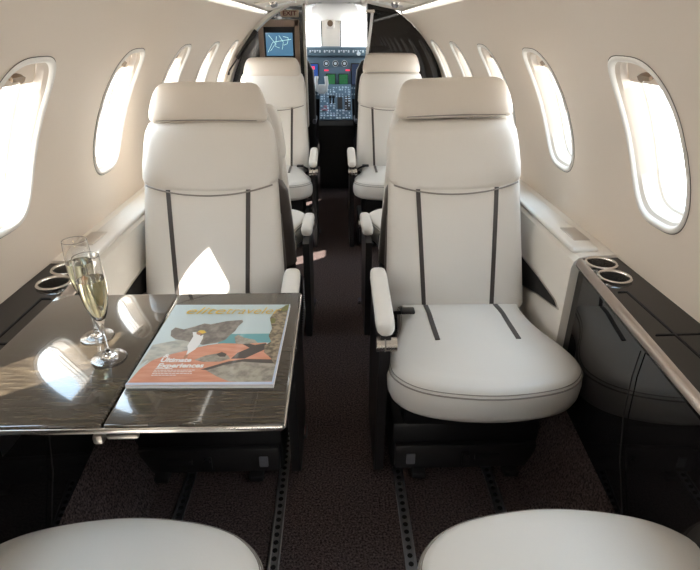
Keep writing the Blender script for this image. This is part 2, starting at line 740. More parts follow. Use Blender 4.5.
def make_seat(side, name='cabin_seat'):
    """local: origin on the floor under the seat, sitter faces -Y; armrest at side*x"""
    root = empty(name)
    # cushion
    b = MB()
    rings = []
    for d, z in ((.050, .374), (.018, .374), (.006, .382), (.0, .398), (-.002, .428), (.0, .452), (.003, .460)):
        rings.append([(p[0], p[1], z) for p in inset_plan(d)])
    b.rings(rings, cap1=False)
    rings = []
    for d in (.003, .006, .012, .022):
        rings.append([(p[0], p[1], {.003: .460, .006: .468, .012: .476, .022: .483}[d]) for p in inset_plan(d)])
    base = inset_plan(.022)
    for k_ in (.88, .74, .58, .40, .2, .02):
        rings.append([(p[0] * k_, (p[1] + .02) * k_ - .02, .483 + (CUSH_Z + .004 - .483) * (1 - k_ ** 2.6)) for p in base])
    b.rings(rings, cap0=False)
    cu = b.build('seat_cushion', 'leather', root, ang=60)
    pb = MB()
    pl = [(p[0], p[1], .4605) for p in inset_plan(.0015)]
    pl2 = [(p[0], p[1], .4690) for p in inset_plan(.006)]
    pb.path(pl + pl[:1], .0022, 6)
    pb.build('piping', 'piping', cu)
    pb = MB()
    pb.path(pl2 + pl2[:1], .0014, 6)
    pb.build('piping', 'piping', cu)

    def inside(px_, py_, k_):
        c_ = False
        n_ = len(base)
        for a_ in range(n_):
            x1, y1 = base[a_][0] * k_, (base[a_][1] + .02) * k_ - .02
            x2, y2 = base[a_ - 1][0] * k_, (base[a_ - 1][1] + .02) * k_ - .02
            if (y1 > py_) != (y2 > py_) and px_ < (x2 - x1) * (py_ - y1) / (y2 - y1) + x1:
                c_ = not c_
        return c_

    def cz(x, y):
        k_ = 1.0
        while k_ > .02 and inside(x, y, k_):
            k_ -= .02
        h_ = lambda q_: .483 + (CUSH_Z + .004 - .483) * (1 - q_ ** 2.6)
        ks = [1, .88, .74, .58, .40, .2, .02]
        for a_, b_ in zip(ks[:-1], ks[1:]):
            if k_ >= b_:
                return lerp(h_(b_) if b_ < 1 else .483, h_(a_) if a_ < 1 else .483, (k_ - b_) / (a_ - b_))
        return CUSH_Z + .004
    for sx in (-1, 1):
        sb = MB()
        rows = []
        for q in range(13):
            y = lerp(.19, -.045, q / 12)
            xc = sx * (.116 + .002 * q / 12)
            rows.append([(xc - .007, y, cz(xc, y) - .003), (xc - .007, y, cz(xc, y) + .0028), (xc + .007, y, cz(xc, y) + .0028), (xc + .007, y, cz(xc, y) - .003)])
        sb.rings(rows)
        sb.build('accent_stripe', 'stripe', cu)
    # lower back
    b = MB()
    rings = []
    seam = .862
    b.rings([back_ring(.430, back_hw(.44) - .03, .040, back_yc(.43))] + [back_ring(.440, back_hw(.44) - .010, .054, back_yc(.44))] +
            [back_ring(z, back_hw(z), back_ht(z), back_yc(z)) for z in [.455 + i * (seam - .455 + .01) / 14 for i in range(15)]])
    lb = b.build('backrest', 'leather', root, ang=60)
    for sx in (-1, 1):
        sb = MB()
        rows = []
        for q in range(25):
            z = lerp(.47, .848, q / 24)
            xc = sx * lerp(.114, .129, q / 24)
            yf = back_front(xc, z)
            rows.append([(xc - .007, yf + .004, z), (xc - .007, yf - .0022, z), (xc + .007, yf - .0022, z), (xc + .007, yf + .004, z)])
        sb.rings(rows)
        sb.build('accent_stripe', 'stripe', lb)
    # upper pad with a seam that dips in the middle
    b = MB()
    rr = []
    top = 1.060
    prof = [(0, -.012, -.010), (.005, .0, .005), (.018, .005, .011), (.06, .006, .012), (.12, .004, .010), (.16, .0, .006), (.185, -.010, -.004), (.196, -.026, -.018)]
    for dz, dw, dt in prof:
        z = seam + dz
        fade = max(0, 1 - dz / .10)
        rr.append(back_ring(z, back_hw(z) + dw, back_ht(z) + dt, back_yc(z), dip=.030 * fade))
    b.rings(rr)
    up = b.build('upper_back_pad', 'leather', root, ang=60)
    pb = MB()
    n_ = 30
    pts_ = []
    for q in range(n_ + 1):
        x = lerp(-.205, .205, q / n_)
        z = seam - .001 - .030 * (1 - (x / .214) ** 2)
        pts_.append((x, back_front(x, z) - .004, z))
    pb.path(pts_, .0028, 6)
    pb.build('piping', 'piping', up)
    # headrest: a wide rounded bolster
    b = MB()
    rr = []
    hz0, hz1 = 1.050, 1.172
    hp = [(0, .166, .030), (.04, .184, .048), (.14, .190, .057), (.32, .190, .062), (.55, .184, .062), (.75, .176, .057), (.88, .167, .048), (.96, .156, .035), (1, .140, .018)]
    for t, hw, ht in hp:
        z = lerp(hz0, hz1, t)
        yc = back_yc(z) - .022 + .01 * t
        ring = []
        for i in range(72):
            x, y = superell(hw, ht, 3.2, i / 72)
            ring.append((x, yc + y, z + .004 * (1 - (x / .19) ** 2)))
        rr.append(ring)
    b.rings(rr)
    hr = b.build('headrest', 'leather_head', root, ang=60)
    for sx in (-1, 1):
        b = MB()
        b.tube((sx * .06, back_yc(1.04), 1.0), (sx * .06, back_yc(1.08) - .01, 1.09), .007, 12)
        b.build('headrest_post', 'chrome', hr)
    pb = MB()
    pp = []
    for q in range(31):
        x = lerp(-.168, .168, q / 30)
        t = .07
        z = lerp(hz0, hz1, t) + .004 * (1 - (x / .19) ** 2)
        ht, hw = .051, .179
        yy = back_yc(z) - .022 - ht * (1 - min(.999, abs(x) / hw) ** 3.2) ** (1 / 3.2)
        pp.append((x, yy - .0005, z))
    pb.path(pp, .0020, 6)
    pb.build('piping', 'piping', hr)
    # rear shell
    b = MB()
    rr = []
    for z, dw in ((.40, -.02), (.42, .003), (.60, .005), (.74, .0), (.79, -.02), (.80, -.05)):
        rr.append([(x, y, z_) for x, y, z_ in back_ring(z, back_hw(min(z, 1)) + dw, .040, back_yc(z) + .042, n=3.5, bul=0)])
    b.rings(rr)
    b.build('back_shell', 'shell', root, ang=60)
    b = MB()
    rr = []
    for z, dw in ((.76, -.03), (.80, -.006), (.90, -.006), (.98, -.014), (1.03, -.03), (1.045, -.06)):
        rr.append([(x, y, z_) for x, y, z_ in back_ring(z, back_hw(min(z, 1)) + dw, .036, back_yc(z) + .040, n=3.5, bul=0)])
    b.rings(rr)
    b.build('rear_panel', 'leather', root, ang=60)
    # armrest on the aisle side
    a = MB()
    K = 20
    rr = []
    ys = [(-.160, .3, -.010), (-.155, .7, -.004), (-.143, .92, -.001), (-.122, 1, 0), (.0, 1, .012), (.12, 1, .022), (.150, .92, .024), (.165, .6, .022)]
    xa = side * .276
    for y, k_, dz in ys:
        ring = []
        for i in range(K):
            px_, pz_ = superell(.026 * k_, .021 * k_, 2.8, i / K)
            ring.append((xa + px_, y, .600 + dz + pz_))
        rr.append(ring)
    a.rings(rr)
    arm = a.build('armrest', 'leather', root, ang=60)
    a = MB()
    a.prism([(-.155, .582), (.15, .605), (.235, .60), (.235, .03), (.12, .0), (-.04, .0), (-.075, .03), (-.10, .40), (-.150, .50)], 'x', xa - .014, xa + .014)
    a.build('arm_panel', 'base2', arm, ang=30)
    a = MB()
    a.tube((xa - .024, -.150, .552), (xa + .030, -.150, .552), .019, 28)
    kb = a.build('recline_knob', 'chrome', arm)
    a = MB()
    a.tube((xa - .0035, -.150, .552), (xa + .0005, -.150, .552), .0198, 28)
    a.build('knob_groove', 'piping', kb)
    # belt buckle tongue tucked at the cushion corner
    a = MB()
    a.path([(side * .236, .20, .44), (side * .226, .16, .475), (side * .205, .13, .493), (side * .180, .125, .500)], .006, 8)
    a.box((side * .18 - .022, .108, .497), (side * .18 + .022, .140, .509), .004)
    a.build('seat_belt', 'base2', root)
    # plinth and floor pan
    b = MB()
    b.box((-.235, -.055, .012), (.235, .235, .20), .014, 2)
    b.box((-.205, -.06, .19), (.205, .24, .372), .02, 2)
    pn = b.build('seat_base', 'base', root, ang=30)
    b = MB()
    b.box((-.225, -.075, .03), (.225, -.052, .125), .006)
    b.build('base_fascia', 'base2', pn)
    b = MB()
    b.box((side * .175 - .014, -.082, .055), (side * .175 + .014, -.073, .095), .003)
    b.build('release_button', 'gray', pn)
    b = MB()
    b.box((-side * .08 - .05, -.081, .068), (-side * .08 + .03, -.073, .090), .002)
    b.build('vent_cover', 'base2', pn)
    b = MB()
    b.tube((0, -.094, .088), (0, -.07, .088), .010, 14)
    b.box((-.012, -.086, .05), (.012, -.073, .098), .003)
    b.build('floor_latch', 'base2', pn)
    for sx in (-1, 1):
        b = MB()
        b.box((sx * .15 - .022, -.10, .012), (sx * .15 + .022, .26, .034), .004)
        b.build('track_foot', 'base2', pn)
    return root


proto = {1: make_seat(1), -1: make_seat(-1)}
used = set()


def place_seat(x, y, facing_aft, label):
    # aisle side: towards x = 0.  facing aft: no turn; facing forward: turned by pi
    side = -1 if (x > 0) == facing_aft else 1
    if side in used:
        r = copy_tree(proto[side])
    else:
        r = proto[side]
        used.add(side)
    r.location = (x, y, 0)
    r.rotation_euler = (0, 0, 0 if facing_aft else PI)
    tag(r, label, 'seat', 'cream leather cabin seats')
    return r


SX = .398


def kids(o, nm):
    return [c for c in o.children if c.name.split('.')[0] == nm]


def tilt_back(o, deg):
    """recline the back parts about the hinge line at the rear of the cushion"""
    h = Vector((0, .235, .46))
    m_ = Matrix.Translation(h) @ Matrix.Rotation(math.radians(-deg), 4, 'X') @ Matrix.Translation(-h)
    for nm in ('backrest', 'upper_back_pad', 'headrest', 'back_shell', 'rear_panel'):
        for c in kids(o, nm):
            c.location = m_.to_translation()
            c.rotation_euler = m_.to_euler()


def lower(o, nm, dz):
    for c in kids(o, nm):
        c.location.z += dz


nr = place_seat(SX + .003, 1.325, True, 'cream leather seat facing us beside the glossy black console, its whole cushion visible')
st = place_seat(-SX - .018, 1.325, True, 'cream leather seat facing us just beyond the table with magazine and champagne')
mids = [place_seat(-SX - .016, 2.36, False, 'cream seat facing forward, mostly hidden behind the seat at the champagne table'),
        place_seat(SX + .016, 2.36, False, 'cream seat facing forward, mostly hidden behind the seat beside the black console')]
fars = [place_seat(-SX - .022, 3.33, True, 'farthest cream seat on the left, in front of the wall screen'),
        place_seat(SX - .026, 3.33, True, 'farthest cream seat on the right, in front of the dark glossy bulkhead')]
afts = [place_seat(-SX, .438, False, 'cream seat cut off at the bottom edge, below the champagne table'),
        place_seat(SX, .438, False, 'cream seat cut off at the bottom edge, on the black console side')]
for t in (nr, st):
    tilt_back(t, 4.6)
for c in kids(nr, 'seat_cushion'):
    c.location.x += .004
lower(st, 'headrest', -.003)
lower(nr, 'headrest', .010)
for nm in ('backrest', 'upper_back_pad', 'headrest', 'back_shell', 'rear_panel'):
    for c in kids(nr, nm):      # this seat back leans a little towards the aisle
        c.rotation_euler.y -= math.radians(1.3)
        c.location.x += .012
lower(fars[0], 'headrest', -.026)
for t in fars:
    lower(t, 'armrest', -.025)
for t in mids:          # armrests lowered on the seats that face forward
    lower(t, 'armrest', -.13)
    tilt_back(t, -3)
    lower(t, 'headrest', -.10)
for t in afts:          # armrests folded away beside the cushion
    for c in kids(t, 'armrest'):
        for g in list(c.children):
            for h in list(g.children):
                bpy.data.objects.remove(h)
            bpy.data.objects.remove(g)
        bpy.data.objects.remove(c)

# ------------------------------------------------------------------ floor tracks and aisle lights
for x, lab in ((-.483, 'metal seat track under the champagne table, next to the left wall'), (-.183, 'metal seat track beside the aisle on the table side'),
               (.190, 'metal seat track beside the aisle on the black console side'), (.483, 'metal seat track under the console side seats, away from the aisle')):
    t = empty('seat_track', (x, 0, 0))
    tag(t, lab, 'floor rail', 'floor rails')
    b = MB()
    b.box((-.016, -.85, 0), (-.009, 3.8, .007), .001)
    b.box((.009, -.85, 0), (.016, 3.8, .007), .001)
    b.box((-.010, -.85, 0), (.010, 3.8, .003))
    b.build('channel', 'track', t, ang=30)
    b = MB()
    for i in range(90):
        yy = .30 + i * .0254
        b.tube((0, yy, .002), (0, yy, .0038), .0075, 8)
    b.build('lock_holes', 'blackhole', t)

for i, (x, y, far) in enumerate([(-.128, 1.46, 'beside the base of the seat at the champagne table'), (.128, 1.46, 'beside the base of the seat near the black console'),
                                 (-.128, 2.47, 'on the left of the aisle between the middle seats'), (.118, 2.47, 'on the right of the aisle between the middle seats'),
                                 (-.128, 3.56, 'on the left of the aisle by the farthest seat'), (.112, 3.60, 'on the right of the aisle by the farthest seat')]):
    t = empty('aisle_floor_light', (x, y, 0))
    tag(t, 'small aisle floor light ' + far, 'floor light', 'aisle floor lights')
    b = MB()
    b.box((-.012, -.03, 0), (.012, .03, .010), .004)
    b.build('housing', 'base2', t)
    b = MB()
    b.box((-.009, -.024, .009), (.009, .024, .016), .004)
    b.build('lens', mat('floor_light_lens', (.10, .09, .12) if i > 1 else (.12, .035, .035), .2), t)

# ------------------------------------------------------------------ table, magazine, glasses
TZ = .732
tb = empty('folding_table', (-.39, .899, 0))
tag(tb, 'glossy dark folding table carrying the magazine and champagne glasses', 'table')
SEAM = -.383 - -.39
b = MB()
b.box((SEAM + .0015, -.235, TZ - .020), (.300, .235, TZ), .005, 3)
b.build('aisle_leaf', 'veneer', tb, ang=40)
b = MB()
b.box((-.285, -.235, TZ - .020), (SEAM - .0015, .235, TZ), .005, 3)
b.build('wall_leaf', 'veneer', tb, ang=40)
b = MB()
b.box((-.285, -.2375, TZ - .0165), (.298, -.233, TZ - .006), .002)
b.box((.2975, -.232, TZ - .0165), (.3025, .234, TZ - .006), .002)
b.build('edge_band', 'chrome', tb)
b = MB()
b.box((SEAM - .02, -.238, TZ - .040), (SEAM - .002, -.214, TZ - .021), .006)
b.box((SEAM + .004, -.236, TZ - .030), (SEAM + .055, -.224, TZ - .021), .003)
b.build('hinge', 'satin', tb)
b = MB()
b.box((-.27, -.05, TZ - .045), (.20, .0, TZ - .021), .006)
b.box((-.27, .12, TZ - .045), (.20, .16, TZ - .021), .006)
b.box((-.285, -.15, TZ - .16), (-.245, .20, TZ - .021), .008)
b.build('support_arm', 'base', tb)

# magazine --------------------------------------------------------
mg = empty('magazine', (-.2437, .909, TZ))
mg.rotation_euler = (0, 0, math.radians(-1.2))
MW, MH = .262, .303
tag(mg, 'travel magazine with a rocky seaside cover lying on the dark table', 'magazine')
b = MB()
nx, ny = 16, 12


def mag_z(x):            # gentle lift of the closed pages near the spine
    return .0062 + .0012 * math.sin((x / MW + .5) * PI)


b.rings([[(-MW / 2, -MH / 2, 0), (MW / 2, -MH / 2, 0), (MW / 2, MH / 2, 0), (-MW / 2, MH / 2, 0)],
         [(-MW / 2, -MH / 2, .0062), (MW / 2, -MH / 2, .0062), (MW / 2, MH / 2, .0062), (-MW / 2, MH / 2, .0062)]])
b.build('pages', 'paper', mg, ang=30)


def paint(name, c, noise=None):
    return mat(name, c, .32, coat=.25, noise=noise)


PM = [paint('cover_sky', (.52, .63, .66)), paint('cover_sea', (.13, .36, .40)), paint('cover_rock', (.15, .135, .125), ((60, 60, 60), (.30, .27, .24), 6, .4, .65)),
      paint('cover_sand', (.50, .50, .45), ((50, 90, 50), (.32, .34, .32), 5, .4, .65)), paint('cover_deck', (.62, .255, .165), ((20, 110, 20), (.72, .36, .25), 4, .35, .7)),
      paint('cover_cliff', (.36, .29, .20), ((90, 90, 90), (.10, .08, .055), 8, .4, .62)), paint('cover_dress', (.80, .80, .80)), paint('cover_hat', (.75, .52, .08)),
      paint('cover_skin', (.42, .22, .14)), paint('cover_dark', (.07, .06, .055)), paint('cover_edge', (.55, .62, .78)), paint('cover_boulder', (.40, .37, .31), ((70, 70, 70), (.22, .20, .17), 6, .4, .65)),
      paint('cover_moss', (.16, .17, .05))]
# artwork polygons, measured in the crop of the photo (px of a 700 wide crop), unwarped to u, v on the cover
TLc, TRc, BRc, BLc = (233, 52), (660, 55), (580, 362), (55, 352)


def solve_h():
    import itertools
    src = [TLc, TRc, BRc, BLc]
    dst = [(0, 1), (1, 1), (1, 0), (0, 0)]
    A = []
    for (x, y), (u, v) in zip(src, dst):
        A.append([x, y, 1, 0, 0, 0, -u * x, -u * y, u])
        A.append([0, 0, 0, x, y, 1, -v * x, -v * y, v])
    n = 8
    for i in range(n):
        p = max(range(i, n), key=lambda r: abs(A[r][i]))
        A[i], A[p] = A[p], A[i]
        for r in range(n):
            if r != i:
                f = A[r][i] / A[i][i]
                A[r] = [a - f * c for a, c in zip(A[r], A[i])]
    return [A[i][8] / A[i][i] for i in range(n)]


HM = solve_h()


def uv(p):
    x, y = p
    w = HM[6] * x + HM[7] * y + 1
    return (HM[0] * x + HM[1] * y + HM[2]) / w, (HM[3] * x + HM[4] * y + HM[5]) / w


cov = MB()
zl = [.0062]


def art(mi, pts, crop=True):
    zl[0] += .00006
    q = []
    for p in pts:
        u, v = uv(p) if crop else p
        u, v = min(1, max(0, u)), min(1, max(0, v))
        q.append(((u - .5) * MW, (v - .5) * MH, zl[0]))
    f = cov.face(q, mi)


art(0, [(0, 0), (1, 0), (1, 1), (0, 1)], False)
art(1, [(392, 168), (600, 168), (600, 202), (385, 205)])
art(3, [(150, 205), (240, 188), (310, 196), (300, 222), (200, 245), (130, 262), (100, 285)])
art(2, [(216, 152), (232, 140), (262, 148), (300, 138), (338, 126), (360, 130), (420, 118), (478, 114), (480, 122), (462, 138), (448, 158), (430, 172), (412, 190), (385, 200), (330, 208), (300, 200), (262, 190), (232, 186), (214, 172)])
art(4, [(110, 290), (150, 262), (215, 240), (290, 222), (345, 210), (400, 203), (480, 206), (560, 203), (610, 250), (590, 362), (540, 361), (40, 352)])
art(3, [(118, 280), (160, 236), (230, 214), (290, 206), (320, 212), (290, 224), (220, 240), (160, 258)])
art(9, [(470, 205), (460, 195), (520, 212), (560, 205), (565, 225), (480, 262), (430, 262), (455, 240), (500, 222)])
art(11, [(298, 264), (340, 248), (388, 240), (420, 250), (428, 262), (390, 272), (330, 272)])
art(9, [(378, 244), (398, 236), (416, 244), (410, 254), (390, 254)])
art(9, [(320, 300), (420, 272), (480, 264), (600, 268), (596, 290), (420, 292), (345, 303)])
art(11, [(340, 304), (400, 286), (470, 274), (540, 280), (600, 284), (590, 348), (500, 352), (420, 346), (380, 328)])
art(11, [(446, 180), (460, 172), (482, 184), (520, 192), (530, 204), (480, 208), (450, 206)])
art(5, [(660, 55), (640, 62), (600, 82), (580, 110), (586, 150), (572, 178), (580, 200), (555, 215), (552, 240), (575, 262), (590, 290), (606, 290)])
art(12, [(660, 55), (640, 60), (622, 78), (632, 84), (655, 76)])
art(12, [(582, 118), (590, 108), (602, 112), (598, 128), (585, 130)])
art(6, [(294, 160), (318, 160), (322, 176), (333, 170), (330, 186), (318, 208), (302, 226), (270, 246), (276, 226), (274, 212), (284, 196), (296, 176)])
art(8, [(308, 160), (326, 160), (328, 168), (318, 172), (308, 168)])
art(7, [(312, 158), (322, 153), (336, 154), (344, 162), (330, 167)])
art(8, [(268, 246), (276, 244), (274, 254), (260, 262), (262, 252)])
art(10, [(0, 0), (1, 0), (1, .028), (0, .022)], False)
art(10, [(.985, 0), (1, 0), (1, 1), (.992, 1)], False)
co = cov.build('cover', PM, mg, smooth=False, weld=False)


def lettering(name, text, size, u, v, m_, shear=0.0, width=None, z=.0076, bold=0.0):
    c = bpy.data.curves.new(name, 'FONT')
    c.body = text
    c.size = size
    c.shear = shear
    c.extrude = .0001
    c.offset = bold
    c.resolution_u = 3
    c.materials.append(m_)
    o = bpy.data.objects.new(name, c)
    COL.objects.link(o)
    o.parent = co
    o.location = ((u - .5) * MW, (v - .5) * MH, z)
    if width:
        bpy.context.view_layer.update()
        if o.dimensions.x > 0:
            c.size = size
            o.scale.x = width / o.dimensions.x
    return to_mesh(o)


gold = mat('gold_ink', (.72, .50, .10), .4)
wink = mat('white_ink', (.85, .85, .85), .5)
lettering('title_lettering', 'elite', .044, .115, .850, gold, .30, .086, bold=0)
lettering('title_lettering', 'traveler', .044, .460, .850, gold, .30, .120, bold=-.0003)
lettering('cover_lettering', '&', .017, .15, .285, wink, .1, bold=.0004)
lettering('cover_lettering', 'Ultimate', .019, .145, .235, wink, .1, .058, bold=.0007)
lettering('cover_lettering', 'Experiences', .019, .145, .175, wink, .1, .086, bold=.0007)
b = MB()
b.box((-.093, -.1035, .0078), (-.062, -.1015, .0080))
for q, wd in enumerate((.072, .068, .070, .040)):
    x = -.094
    while x < -.094 + wd:
        l_ = random.uniform(.003, .008)
        b.box((x, -.1085 - q * .0052, .0078), (x + l_, -.1068 - q * .0052, .0080))
        x += l_ + .0014
b.build('caption_lines', wink, co, smooth=False)


# champagne flutes --------------------------------------------------
def make_flute():
    r = empty('champagne_flute')
    H = .214
    b = MB()
    outer = [(.0, .0035), (.020, .0028), (.030, .0008), (.0315, .0006), (.0328, .0016), (.0325, .0030), (.028, .0044), (.026, .0042), (.022, .0058), (.018, .0060), (.012, .0085), (.0052, .014), (.0038, .026), (.0036, .055),
             (.0042, .074), (.0075, .084), (.0140, .098), (.0200, .118), (.0238, .142), (.0245, .165), (.0236, .192), (.0225, .2110), (.0223, .2130), (.0222, .2137), (.0219, H), (.0216, .2137), (.0216, .2130), (.0218, .2110)]
    inner = [(.0230, .192), (.0238, .165), (.0231, .142), (.0193, .119), (.0132, .100), (.0060, .0885), (.0, .0860)]
    b.lathe(outer + inner, n=48)
    b.build('bowl_and_stem', 'crystal', r, ang=60)
    b = MB()
    w = .00035
    b.lathe([(.0, .0862), (.0060 + w - .0006, .0888), (.0128, .1003), (.0191, .1193), (.0229, .142), (.0236, .160), (.0236, .1700), (.0, .1700)], n=48)
    b.build('champagne', 'wine', r, ang=60)
    return r


fl = make_flute()
fl.location = (-.443, .856, TZ)
tag(fl, 'champagne flute standing nearer the magazine, in front of the other glass', 'glass', 'champagne flutes')
f2 = copy_tree(fl)
f2.location = (-.498, .936, TZ)
tag(f2, 'champagne flute standing behind the other glass, nearer the window', 'glass', 'champagne flutes')

# ------------------------------------------------------------------ forward end: bulkheads, vestibule, cockpit


def arc_poly(a0, a1, r, n=24):
    return [(r * math.cos(lerp(a0, a1, i / n)), ZC + r * math.sin(lerp(a0, a1, i / n))) for i in range(n + 1)]


# right glossy bulkhead
a_top = math.acos(.235 / RW)
poly = [(.235, 0)] + [(.60, 0), (.70, .26)] + arc_poly(-.30, a_top, RW - .002)
b = MB()
b.prism(poly, 'y', Y1 - .02, Y1 + .55)
tag(b.build('wall_bulkhead_right', 'black', ang=40), kind='structure')
# left: trim arch, then an open dark entry, partition further forward
b = MB()
ro = arc_poly(-.35, 1.25, RW)
ri = arc_poly(-.35, 1.25, RW - .022)
for rows in ([[(-x, Y1 - .03, z) for x, z in ro], [(-x, Y1 - .03, z) for x, z in ri]], [[(-x, Y1 - .03, z) for x, z in ri], [(-x, Y1 + .10, z) for x, z in ri]]):
    b.grid(rows)
tag(b.build('trim_1', 'trim', ang=50), kind='structure')
b = MB()
aa = arc_poly(-.9, 1.25, RW + .02)
b.grid([[(-x, Y1 - .03, z) for x, z in aa], [(-x, 4.5, z) for x, z in aa]])
tag(b.build('wall_entry_left', 'darkwall', ang=50), kind='structure')
b = MB()
a_t = math.acos(.235 / (RW + .02))
b.prism([(-.235, 0), (-.60, 0)] + [(-x, z) for x, z in arc_poly(-.35, a_t, RW + .02)], 'y', 4.42, 4.47)
tag(b.build('wall_bulkhead_left', 'darkwall', ang=40), kind='structure')
b = MB()
b.box((-.50, Y1, 1.50), (.50, 5.7, 1.53))
b.box((-.40, Y1 - .01, 1.470), (-.235, Y1 + .5, 1.50), .005)
b.box((.235, Y1 - .01, 1.462), (.42, Y1 + .5, 1.50), .005)
tag(b.build('ceiling_entry', 'ceil', smooth=False), kind='structure')
# cream edge of the left doorway curtain track
b = MB()
b.box((-.243, 4.40, .6), (-.222, 4.49, 1.50), .006)
tag(b.build('trim_2', 'trim'), kind='structure')
b = MB()
b.box((.216, Y1 - .028, .3), (.238, Y1 + .08, 1.47), .006)
tag(b.build('trim_3', 'base2'), kind='structure')

# screen in bronze surround
s_ = empty('wall_screen', (-.425, 4.415, 1.22))
tag(s_, 'small wall screen with a blue map picture in a bronze surround', 'screen')
b = MB()
b.box((-.155, -.030, -.20), (-.115, .0, .165), .006)
b.box((.115, -.030, -.20), (.155, .0, .165), .006)
b.box((-.155, -.030, .115), (.155, .0, .165), .006)
b.box((-.155, -.030, -.20), (.155, .0, -.13), .006)
b.build('surround', 'bronze', s_)
b = MB()
b.box((-.117, -.018, -.132), (.117, -.002, .117), .003)
b.build('bezel', 'base', s_)
b = MB()
b.box((-.102, -.021, -.085), (.102, -.017, .075))
dm = mat('map_display', (.02, .05, .10), .15, emit=(.10, .25, .40), estr=.5)
d_ = b.build('display', dm, s_, smooth=False)
b = MB()
for pts_ in ([(-.08, .06), (-.03, .0), (-.07, -.05)], [(-.02, .05), (-.03, -.02), (.0, -.03)], [(.0, .055), (.03, .01), (.02, -.04)], [(.03, .05), (.07, .04), (.06, .0), (.035, -.01)], [(-.09, -.06), (-.05, .01), (.09, .03)]):
    b.path([(p[0], -.0215, p[1]) for p in pts_], .0016, 5)
b.build('map_lines', mat('map_line_glow', (.4, .6, .6), .5, emit=(.5, .8, .75), estr=.7), d_)

# exit sign
s_ = empty('exit_sign', (-.338, 4.415, 1.425))
tag(s_, 'small exit sign above the wall screen', 'sign')
b = MB()
b.box((-.068, -.020, -.024), (.068, .0, .024), .004)
b.build('plate', mat('sign_plate', (.62, .48, .34), .5), s_)
c = bpy.data.curves.new('sign_lettering', 'FONT')
c.body = 'EXIT'
c.size = .044
c.align_x = 'CENTER'
c.align_y = 'CENTER'
c.extrude = .0008
c.offset = .0012
c.materials.append(mat('sign_red', (.16, .02, .012), .5))
o = bpy.data.objects.new('sign_lettering', c)
COL.objects.link(o)
o.parent = s_
o.location = (0, -.0205, 0)
o.rotation_euler = (PI / 2, 0, 0)
o.scale.x = 1.15
to_mesh(o)

# door strut on the left entry
s_ = empty('door_strut', (-.62, Y1 + .0, 1.1))
tag(s_, 'black gas strut leaning along the left entry door edge', 'strut')
b = MB()
q0, q1 = Vector((-.73, Y1 - .055, 1.05)) - s_.location, Vector((-.52, Y1 - .055, 1.31)) - s_.location
mid = q0.lerp(q1, .35)
b.path([mid, q1], .013, 10)
b.build('cylinder', 'base', s_)
b = MB()
b.path([q0, mid], .005, 8)
b.box(q0 - Vector((.013, .01, .013)), q0 + Vector((.013, .01, .013)), .005)
b.build('rod', 'base2', s_)

# white strap handle on the right bulkhead edge
s_ = empty('assist_strap', (.225, Y1 - .04, 1.3))
tag(s_, 'white hanging strap at the inner edge of the dark glossy bulkhead', 'strap')
b = MB()
b.path([(.02, -.012, .12), (.012, -.016, .04), (.0, -.016, -.06), (-.012, -.016, -.14), (-.022, -.012, -.24)], .010, 10)
b.build('strap', 'white', s_)
b = MB()
b.box((-.02, -.03, .11), (.035, .0, .132), .006)
b.build('mount', 'chrome', s_)

# cockpit ------------------------------------------------------------
YC = 5.35
b = MB()
aa = arc_poly(-.9, PI + .9, RW - .03, 40)
r0 = [(x, 4.47, z) for x, z in aa]
r1 = [(x * .98, 4.75, (z - .9) * .985 + .9) for x, z in aa]
r2 = [(x * .93, YC, (z - .9) * .95 + .9) for x, z in aa]
r3 = [(x * .91, 5.62, (z - .9) * .94 + .9) for x, z in aa]
b.grid([r0, r1])
b.grid([r2, r3])
for i_ in range(len(aa) - 1):
    if not (1.06 < r1[i_][2] + .0 and r1[i_ + 1][2] > 1.06 and max(r1[i_][2], r1[i_ + 1][2]) < 1.36):
        b.grid([[r1[i_], r1[i_ + 1]], [r2[i_], r2[i_ + 1]]])
tag(b.build('wall_cockpit', 'base2', ang=50), kind='structure')
# windshield surround
b = MB()
YW = 5.62
zb, zt = 1.165, 1.395


def wbox(x0, x1, z0, z1, m_=0):
    b.box((x0, YW - .02, z0), (x1, YW + .02, z1), .004, m=m_)


wbox(-.75, .75, zt, 1.56)
wbox(-.75, .75, 0, zb, 1)
wbox(-.75, -.50, zb, zt)
wbox(.50, .75, zb, zt)
tag(b.build('wall_front', ['ceil', 'base2'], ang=40), kind='structure')
b = MB()
b.grid([[(-.75, 4.46, 1.495), (.75, 4.46, 1.495)], [(-.75, 5.1, 1.455), (.75, 5.1, 1.455)], [(-.75, YW, 1.39), (.75, YW, 1.39)]])
tag(b.build('ceiling_cockpit', 'ceil'), kind='structure')
b = MB()
b.box((-.128, YW - .05, zb), (.052, YW - .01, zt + .01), .012)
for x in (-.132, .056):
    b.box((x - .006, YW - .052, zb), (x + .006, YW - .01, zt), .002, m=1)
tag(b.build('trim_4', ['trim', 'gray']), kind='structure')
for i, (x0, x1) in enumerate(((-.50, -.13), (.055, .50))):
    w_ = empty('window_%d' % (17 + i), ((x0 + x1) / 2, YW, 1.28))
    tag(w_, kind='structure')
    b = MB()
    b.box((-(x1 - x0) / 2, -.004, -.12), ((x1 - x0) / 2, .004, .12))
    b.build('window_pane', 'pane', w_, smooth=False)
# compass
s_ = empty('magnetic_compass', (-.045, YW - .10, 1.378))
tag(s_, 'round brown compass in a pale housing at the top of the windshield post', 'compass')
b = MB()
b.box((-.045, -.02, -.05), (.045, .06, .05), .02, 3)
b.build('housing', 'trim', s_)
b = MB()
b.tube((0, -.036, -.005), (0, -.015, -.005), .027, 24)
b.build('dial', mat('compass_dial', (.16, .10, .06), .3), s_)

